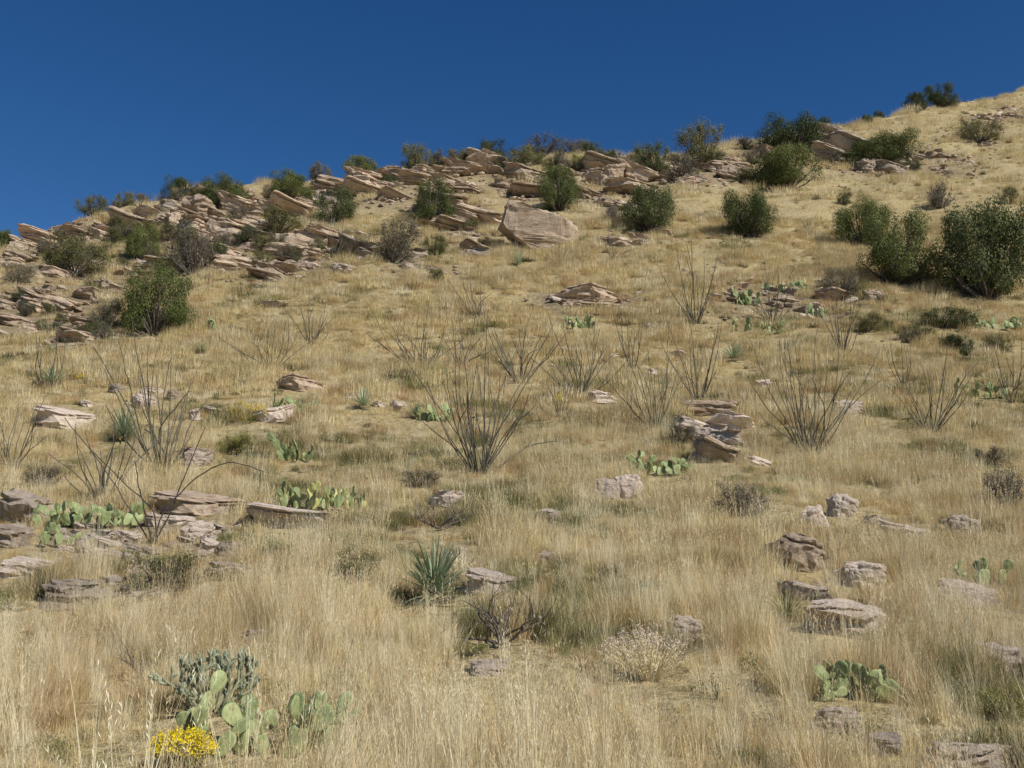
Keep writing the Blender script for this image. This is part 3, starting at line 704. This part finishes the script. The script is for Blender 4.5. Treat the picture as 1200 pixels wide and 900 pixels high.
# ------------------------------------------------------------------ dead twiggy shrubs
def dead_mesh(seed,n,lv=4,r0=.016,wide=1.3,mat='dead'):
    r=random.Random(seed); mb=MB()
    def br(p,th,a,L,rad,l):
        pts=[p];rr=[rad]; 
        for k in range(4):
            th+=r.uniform(-.32,.32); a+=r.uniform(-.4,.4)
            p=p+Vector((math.sin(th)*math.cos(a),math.sin(th)*math.sin(a),math.cos(th)*.8))*L/4; pts.append(p); rr.append(rad*(1-.13*(k+1)))
        mb.tube(pts,rr,5 if l>2 else 3)
        if l>0:
            for k in range(r.choice((2,3))): br(pts[r.choice((2,3,4))],max(-1.4,min(1.4,th*.8+r.uniform(-.75,.75))),a+r.uniform(-1.0,1.0),L*r.uniform(.58,.85),rr[-1]*.8,l-1)
    for i in range(n):
        sd=0 if i%2 else math.pi
        br(Vector((r.uniform(-.05,.05),r.uniform(-.05,.05),-.03)),r.uniform(.25,wide),sd+r.uniform(-.9,.9),.45,r0,lv)
    return mb.mesh('dead_shrub',M[mat],True)
for px,py,w,h,sd,nb,mt,lab in [
(590,760,185,108,4,12,'dead','dark leafless shrub with spreading crooked branches in the foreground centre'),
(512,622,150,56,5,10,'greydead','grey leafless brush below the large central ocotillo'),
(160,804,115,60,6,5,'dead','thin fallen looking dead branches left of the cholla'),
(880,592,80,52,7,6,'greydead','fine grey dead twigs rising from grass at right of centre'),
(300,865,80,30,8,5,'dead','dark dead twigs among the pale prickly pear at the bottom left'),
]:
    X,Y,Z,tau=at(px,py); me=dead_mesh(sd,nb,mat=mt,r0=.015 if sd==4 else .014,wide=1.2); xs=[v.co.x for v in me.vertices]; zs=[v.co.z for v in me.vertices]
    s=w*tau/F/(max(xs)-min(xs)); o=link('dead_shrub',me,None,(X,Y,Z+.06),(0,0,0),(s,s,h*tau/F/max(zs))); tag(o,lab,'dead shrub'); EXC.append((X,Y,w*tau/F*.38,2))
# ------------------------------------------------------------------ flowering bushes
def flower_bush(px,py,w,h,lab,cat,name,fm,n,seed,ls=.008,fol='yellowgreen'):
    r=random.Random(seed); X,Y,Z,tau=at(px,py); W=w*tau/F/2; Hh=h*tau/F
    e=bpy.data.objects.new(name,None); COL.objects.link(e); e.location=(X,Y,Z); tag(e,lab,cat)
    st=MB(); fl=MB()
    for i in range(n):
        a=r.uniform(0,6.28); q=math.sqrt(r.random()); top=Vector((math.cos(a)*q*W,math.sin(a)*q*W,Hh*(1-.4*q*q)*r.uniform(.7,1.05))); b0=Vector((top.x*.2,top.y*.2,-.02))
        st.tube([b0,b0.lerp(top,.5)+Vector((r.uniform(-.02,.02),r.uniform(-.02,.02),.02)),top],[.003,.0025,.0015],3,r.random())
        for k in range(8):
            p=b0.lerp(top,r.uniform(.3,.95)); d=Vector((r.gauss(0,1),r.gauss(0,1),r.gauss(.5,1))).normalized(); st.quadleaf(p,d*.02,d.orthogonal().normalized()*.003,r.random())
        for k in range(14):
            p=top+Vector((r.gauss(0,.014),r.gauss(0,.014),r.gauss(0,.010))); d=Vector((r.gauss(0,1),r.gauss(0,1),r.gauss(0,1))).normalized(); u=d.orthogonal().normalized(); s=ls*r.uniform(.6,1.3)*max(1,tau/12)
            fl.quadleaf(p,u*s,d.cross(u)*s,r.random())
    link('foliage',st.mesh('foliage',M[fol]),e); link('flowers',fl.mesh('flowers',M[fm]),e); EXC.append((X,Y,W*.9,4 if Y<7 else 2))
flower_bush(212,902,76,44,'bright yellow flowering bush cut by the bottom edge at left','flowering bush','flowering_bush','yellow',300,1,.005)
flower_bush(290,496,50,26,'small yellow flowering bush on mid slope left of a prickly pear','flowering bush','flowering_bush','yellow',60,2,.0045)
flower_bush(102,450,24,14,'tiny yellow flowered plant on the upper left slope','flowering bush','flowering_bush','yellow',24,3,.0045)
flower_bush(655,482,16,24,'tiny yellow flowered plant at the foot of the small central ocotillo','flowering bush','flowering_bush','yellow',20,4,.0045)
flower_bush(760,796,120,62,'dried buckwheat with pinkish white flower heads in the foreground right of centre','dried plant','buckwheat','buck',120,5,.005,'straw')
flower_bush(540,680,40,40,'dry pale seed head plant behind the right side of the sotol','dried plant','buckwheat','buck',60,6,.004,'straw')
# ------------------------------------------------------------------ grass
def tuft(seed,n,rad,h0,h1,w,lean,mat,seeds=0,seg=3):
    r=random.Random(seed); mb=MB()
    for i in range(n):
        a=r.uniform(0,6.28); q=rad*r.random()**.7; aa=a+r.uniform(-1.1,1.1); h=r.uniform(h0,h1)
        mb.blade((math.cos(a)*q,math.sin(a)*q,-.02),aa,h,min(1.3,abs(r.gauss(0,lean))+.05),w*r.uniform(.6,1.4),min(1,max(0,r.gauss(.5,.25))),seg)
    if seeds:
        for i in range(int(n*seeds)):
            a=r.uniform(0,6.28); q=rad*r.random()*.6; aa=a+r.uniform(-.8,.8); h=r.uniform(h1*1.1,h1*1.7); le=abs(r.gauss(0,.22))+.05; p0=(math.cos(a)*q,math.sin(a)*q,-.02)
            mb.blade(p0,aa,h,le,w*.7,.85,4)
            for k in range(7):
                t=r.uniform(.72,1.); rr=le*h*t*t; p=Vector((p0[0]+math.cos(aa)*rr,p0[1]+math.sin(aa)*rr,h*t*(1-.15*le*t)))
                d=Vector((r.gauss(0,.4),r.gauss(0,.4),1)).normalized(); mb.quadleaf(p+d*.006,d*.008,d.orthogonal().normalized()*w*.35,r.uniform(.6,1))
    return mb.mesh('grass_tuft',mat)
GC=bpy.data.collections.new('grass_sources'); SRC=[]
def src(me):
    o=bpy.data.objects.new('grass_tuft_%02d'%len(SRC),me); GC.objects.link(o); SRC.append(o)
G,ST,GG,RU,SB=M['grass'],M['straw'],M['greengrass'],M['rust'],M['scrub']
for i in range(2): src(tuft(i,110,.085,.10,.27,.0026,.46,G,.08))        #0,1 near
src(tuft(2,110,.09,.10,.25,.0026,.42,RU,.05))                                  #2
src(tuft(3,70,.08,.14,.32,.0024,.3,ST,.22)); src(tuft(4,90,.1,.10,.26,.0026,.5,ST,.15)) #3-4
src(tuft(5,110,.12,.08,.2,.003,.55,GG,.03))                                   #5 green
src(tuft(6,150,.14,.05,.14,.0028,.9,G,0))                                     #6 short mat
for i in range(2): src(tuft(10+i,150,.19,.09,.26,.0055,.55,G,.05,2))          #7,8 mid
src(tuft(12,150,.2,.09,.24,.0055,.5,RU,.03,2))                                #9
src(tuft(13,140,.19,.09,.27,.0052,.5,ST,.08,2)); src(tuft(14,140,.24,.07,.2,.006,.6,GG,0,2)) #10,11
for i in range(2): src(tuft(20+i,230,.5,.14,.38,.012,.6,G,.02,2))          #12,13 far
src(tuft(22,200,.45,.12,.34,.012,.6,RU,.0,2))                                  #14
src(tuft(23,220,.5,.14,.38,.011,.6,ST,.03,2)); src(tuft(24,170,.55,.08,.26,.013,.7,GG,0,2)) #15,16
src(tuft(30,280,.95,.2,.58,.022,.6,G,0,2)); src(tuft(31,280,.95,.2,.58,.022,.6,ST,0,2))            #17,18 very far
src(tuft(32,150,.22,.1,.32,.012,.8,SB,0,2)); src(tuft(33,150,.14,.06,.2,.006,.8,SB,0,2)) #19 far scrub, 20 mid scrub
WC=bpy.data.collections.new('weed_sources')
def weed(seed,n,R,h):
    r=random.Random(seed); mb=MB()
    for i in range(n):
        a=r.uniform(0,6.28); q=R*math.sqrt(r.random()); p=Vector((math.cos(a)*q,math.sin(a)*q,h*r.random()*(1-.5*q/R))); d=Vector((r.gauss(0,1),r.gauss(0,1),r.gauss(.6,.8))).normalized()
        mb.quadleaf(p,d*.012,d.orthogonal().normalized()*.0035,r.random())
    for i in range(n//8):
        a=r.uniform(0,6.28); mb.blade((0,0,-.02),a,h*r.uniform(.8,1.2),r.uniform(.2,1.1),.004,.3,3)
    return mb.mesh('weed',M['weed'])
for i in range(3):
    o=bpy.data.objects.new('weed_source_%d'%i,weed(i,260,.16,.18)); WC.objects.link(o)
PC=bpy.data.collections.new('stone_sources')
for i in range(4):
    me=rock_mesh(500+i,.5,sub=2,name='stone')
    if i%2: me.materials[0]=M['rockpale']
    o=bpy.data.objects.new('stone_source_%d'%i,me); PC.objects.link(o)
def scatter(name,coll,pts,rot,scl,idx,label,cat):
    me=bpy.data.meshes.new(name); me.vertices.add(len(pts)); me.vertices.foreach_set('co',pts.astype(np.float32).ravel())
    a=me.attributes.new('rot','FLOAT_VECTOR','POINT'); a.data.foreach_set('vector',rot.astype(np.float32).ravel())
    a=me.attributes.new('scl','FLOAT_VECTOR','POINT'); a.data.foreach_set('vector',scl.astype(np.float32).ravel())
    a=me.attributes.new('idx','INT','POINT'); a.data.foreach_set('value',idx.astype(np.int32))
    o=link(name,me); tag(o,label,cat,kind='stuff')
    ng=bpy.data.node_groups.new(name+'_scatter','GeometryNodeTree')
    ng.interface.new_socket('Geometry',in_out='INPUT',socket_type='NodeSocketGeometry'); ng.interface.new_socket('Geometry',in_out='OUTPUT',socket_type='NodeSocketGeometry')
    n=ng.nodes;l=ng.links; gi=n.new('NodeGroupInput'); go=n.new('NodeGroupOutput'); ip=n.new('GeometryNodeInstanceOnPoints')
    ci=n.new('GeometryNodeCollectionInfo'); ci.inputs['Collection'].default_value=coll; ci.inputs['Separate Children'].default_value=True; ci.inputs['Reset Children'].default_value=True
    def na(nm,t):
        q=n.new('GeometryNodeInputNamedAttribute'); q.data_type=t; q.inputs['Name'].default_value=nm; return q.outputs['Attribute']
    l.new(gi.outputs[0],ip.inputs['Points']); l.new(ci.outputs[0],ip.inputs['Instance']); ip.inputs['Pick Instance'].default_value=True
    l.new(na('idx','INT'),ip.inputs['Instance Index']); l.new(na('rot','FLOAT_VECTOR'),ip.inputs['Rotation']); l.new(na('scl','FLOAT_VECTOR'),ip.inputs['Scale'])
    l.new(ip.outputs[0],go.inputs[0]); md=o.modifiers.new('scatter','NODES'); md.node_group=ng
    return o
E=np.array(EXC); RK=np.array(ROCKY)
def rocky(X,Y):
    v=np.zeros(X.shape)
    for rx,ry,rr in RK: v=np.maximum(v,np.exp(-(((X-rx)/rr)**2+((Y-ry)/(rr*1.3))**2)))
    return np.clip(v*1.2,0,1)
fx,fy=GX.ravel(),GY.ravel(); rv=np.zeros(nv); mk=(fy>4)&(fy<170)&(np.abs(fx)<90); rv[mk]=rocky(fx[mk],fy[mk])
a=hill.attributes.new('rocky','FLOAT','POINT'); a.data.foreach_set('value',rv.astype(np.float32))
def fan(y0,y1,n,half=.6):
    Y=np.sqrt(rng.uniform(y0*y0,y1*y1,n)); X=rng.uniform(-half,half,n)*(Y+1.5); return X,Y
def exclude(X,Y,sc,near=True):
    keep=np.ones(len(X),bool); rr=rng.random(len(X))
    for ex,ey,er,mode in E:
        if mode==0:
            keep&=~(((X-ex)**2+(Y-ey)**2)<.015); continue
        dx=np.abs(X-ex); dy=Y-ey
        keep&=~((dx*dx+dy*dy)<(er*.85)**2)
        ln={1:.5,2:.9,3:.7,4:.9}[int(mode)]
        if ey<45:
            f=(dy<0)&(dy>-er-ln*(1+ey/20))&(dx<er*(1.1 if mode==4 else .9)); sc[f]*={1:.65,2:.5,3:.5,4:.45}[int(mode)]
            keep&=~(f&(rr<{1:.3,2:.6,3:.5,4:.6}[int(mode)]))
    return keep
ALL=[]
def addg(y0,y1,n,kinds,probs,gkinds,s0,s1,bare=.25,bn=1.6,gt=.62):
    X,Y=fan(y0,y1,n); d=vn(X/bn,Y/bn,9)*.5+vn(X/bn*3,Y/bn*3,10)*.5
    dens=np.clip((d-bare)/.16,0.16,1)
    dens=dens*(1-(.7 if y1>45 else .45)*rocky(X,Y))
    k=rng.random(n)<dens; X=X[k];Y=Y[k]
    sc=rng.uniform(s0,s1,len(X))*(.38+1.2*vn(X/1.0,Y/1.0,12)); kp=exclude(X,Y,sc); X=X[kp];Y=Y[kp];sc=sc[kp]
    idx=rng.choice(kinds,len(X),p=probs); gm=vn(X/3.5,Y/3.5,15)*.5+vn(X/1.1,Y/1.1,16)*.5
    g=(gm>gt)&(rng.random(len(X))<.65); idx[g]=rng.choice(gkinds,g.sum())
    ALL.append((X,Y,sc,idx))
addg(3.4,13.5,11000,[0,1,2,3,4,6],[.23,.22,.17,.12,.10,.16],[5,5,20],.75,1.35,.30,.9,.58)
addg(12.5,31,19000,[7,8,9,10,0,20],[.29,.29,.14,.18,.06,.04],[11,11,20],.75,1.35,.31,1.5,.57)
addg(29,68,20000,[12,13,14,15,8,19],[.30,.28,.1,.20,.05,.07],[16,16,19],.6,1.2,.26,3,.59)
addg(64,150,12000,[17,18,12,13,19],[.29,.25,.18,.18,.10],[16,16,19],.5,1.05,.23,5,.59)
X=np.concatenate([a[0] for a in ALL]);Y=np.concatenate([a[1] for a in ALL]);S=np.concatenate([a[2] for a in ALL]);I=np.concatenate([a[3] for a in ALL])
N=len(X); Z=H(X,Y); rot=np.stack([rng.normal(0,.1,N),rng.normal(0,.1,N),rng.uniform(0,6.28,N)],1)
scl=np.stack([S,S,S*rng.uniform(.8,1.25,N)],1)
scatter('dry_grass',GC,np.stack([X,Y,Z],1),rot,scl,I,'dry golden bunch grass covering the whole slope','grass')
X,Y=fan(3.6,26,3800); gm=vn(X/2.2,Y/2.2,21); k=gm>.64; X=X[k];Y=Y[k]; n_=len(X); s=rng.uniform(.5,1.1,n_); k=exclude(X,Y,s); X=X[k];Y=Y[k];s=s[k];n_=len(X)
scatter('low_weeds',WC,np.stack([X,Y,H(X,Y)],1),np.stack([np.zeros(n_),np.zeros(n_),rng.uniform(0,6,n_)],1),np.stack([s,s,s],1),rng.integers(0,3,n_),'low green weeds growing between the grass tufts','weeds')
n0=16000; X,Y=fan(4,130,n0); rk=rocky(X,Y); k=(rng.random(n0)<.12)|((rk>.3)&(Y>30)); X=X[k];Y=Y[k];rk=rk[k]
X2,Y2=fan(4.5,30,5000); r2=rocky(X2,Y2); k=r2>.35; X=np.concatenate([X,X2[k]]);Y=np.concatenate([Y,Y2[k]]);rk=np.concatenate([rk,r2[k]*.2])
n_=len(X); s=rng.uniform(.02,.07,n_)*(1+Y/55)*rng.uniform(.5,1.4,n_)*(1+1.5*rk)
scatter('loose_stones',PC,np.stack([X,Y,H(X,Y)+s*.25],1),rng.uniform(-.4,.4,(n_,3))*np.array([1,1,8]),np.stack([s,s*.8,s*.8],1),rng.integers(0,4,n_),'small loose tan stones scattered over the soil','stones')
# ------------------------------------------------------------------ camera, light
cd=bpy.data.cameras.new('camera'); cam=bpy.data.objects.new('camera',cd); COL.objects.link(cam)
cam.location=CAM; cam.rotation_euler=(math.pi/2+TH,0,0); cd.lens=36; cd.sensor_width=36; cd.clip_end=1500; cd.clip_start=.05; SC.camera=cam
sd=Vector((.68,-.58,.82)).normalized(); el=math.asin(sd.z); azm=math.atan2(sd.x,sd.y)
ld=bpy.data.lights.new('sun','SUN'); ld.energy=5.0; ld.angle=math.radians(.5); ld.color=(1,.95,.87); lo=bpy.data.objects.new('sun',ld); COL.objects.link(lo)
lo.rotation_euler=sd.to_track_quat('Z','Y').to_euler(); lo.location=(30,-20,40)
w=bpy.data.worlds.new('World'); SC.world=w; w.use_nodes=True; n=w.node_tree.nodes; l=w.node_tree.links
sk=n.new('ShaderNodeTexSky'); sk.sky_type='NISHITA'; sk.sun_disc=False; sk.sun_elevation=el; sk.sun_rotation=azm; sk.altitude=900; sk.air_density=1.0; sk.dust_density=0.15; sk.ozone_density=3.4
hs=n.new('ShaderNodeHueSaturation'); hs.inputs['Saturation'].default_value=1.3; hs.inputs['Hue'].default_value=.507
l.new(sk.outputs[0],hs.inputs['Color']); l.new(hs.outputs[0],n['Background'].inputs[0]); n['Background'].inputs[1].default_value=.075
SC.view_settings.view_transform='Standard'; SC.view_settings.look='None'; SC.view_settings.exposure=0
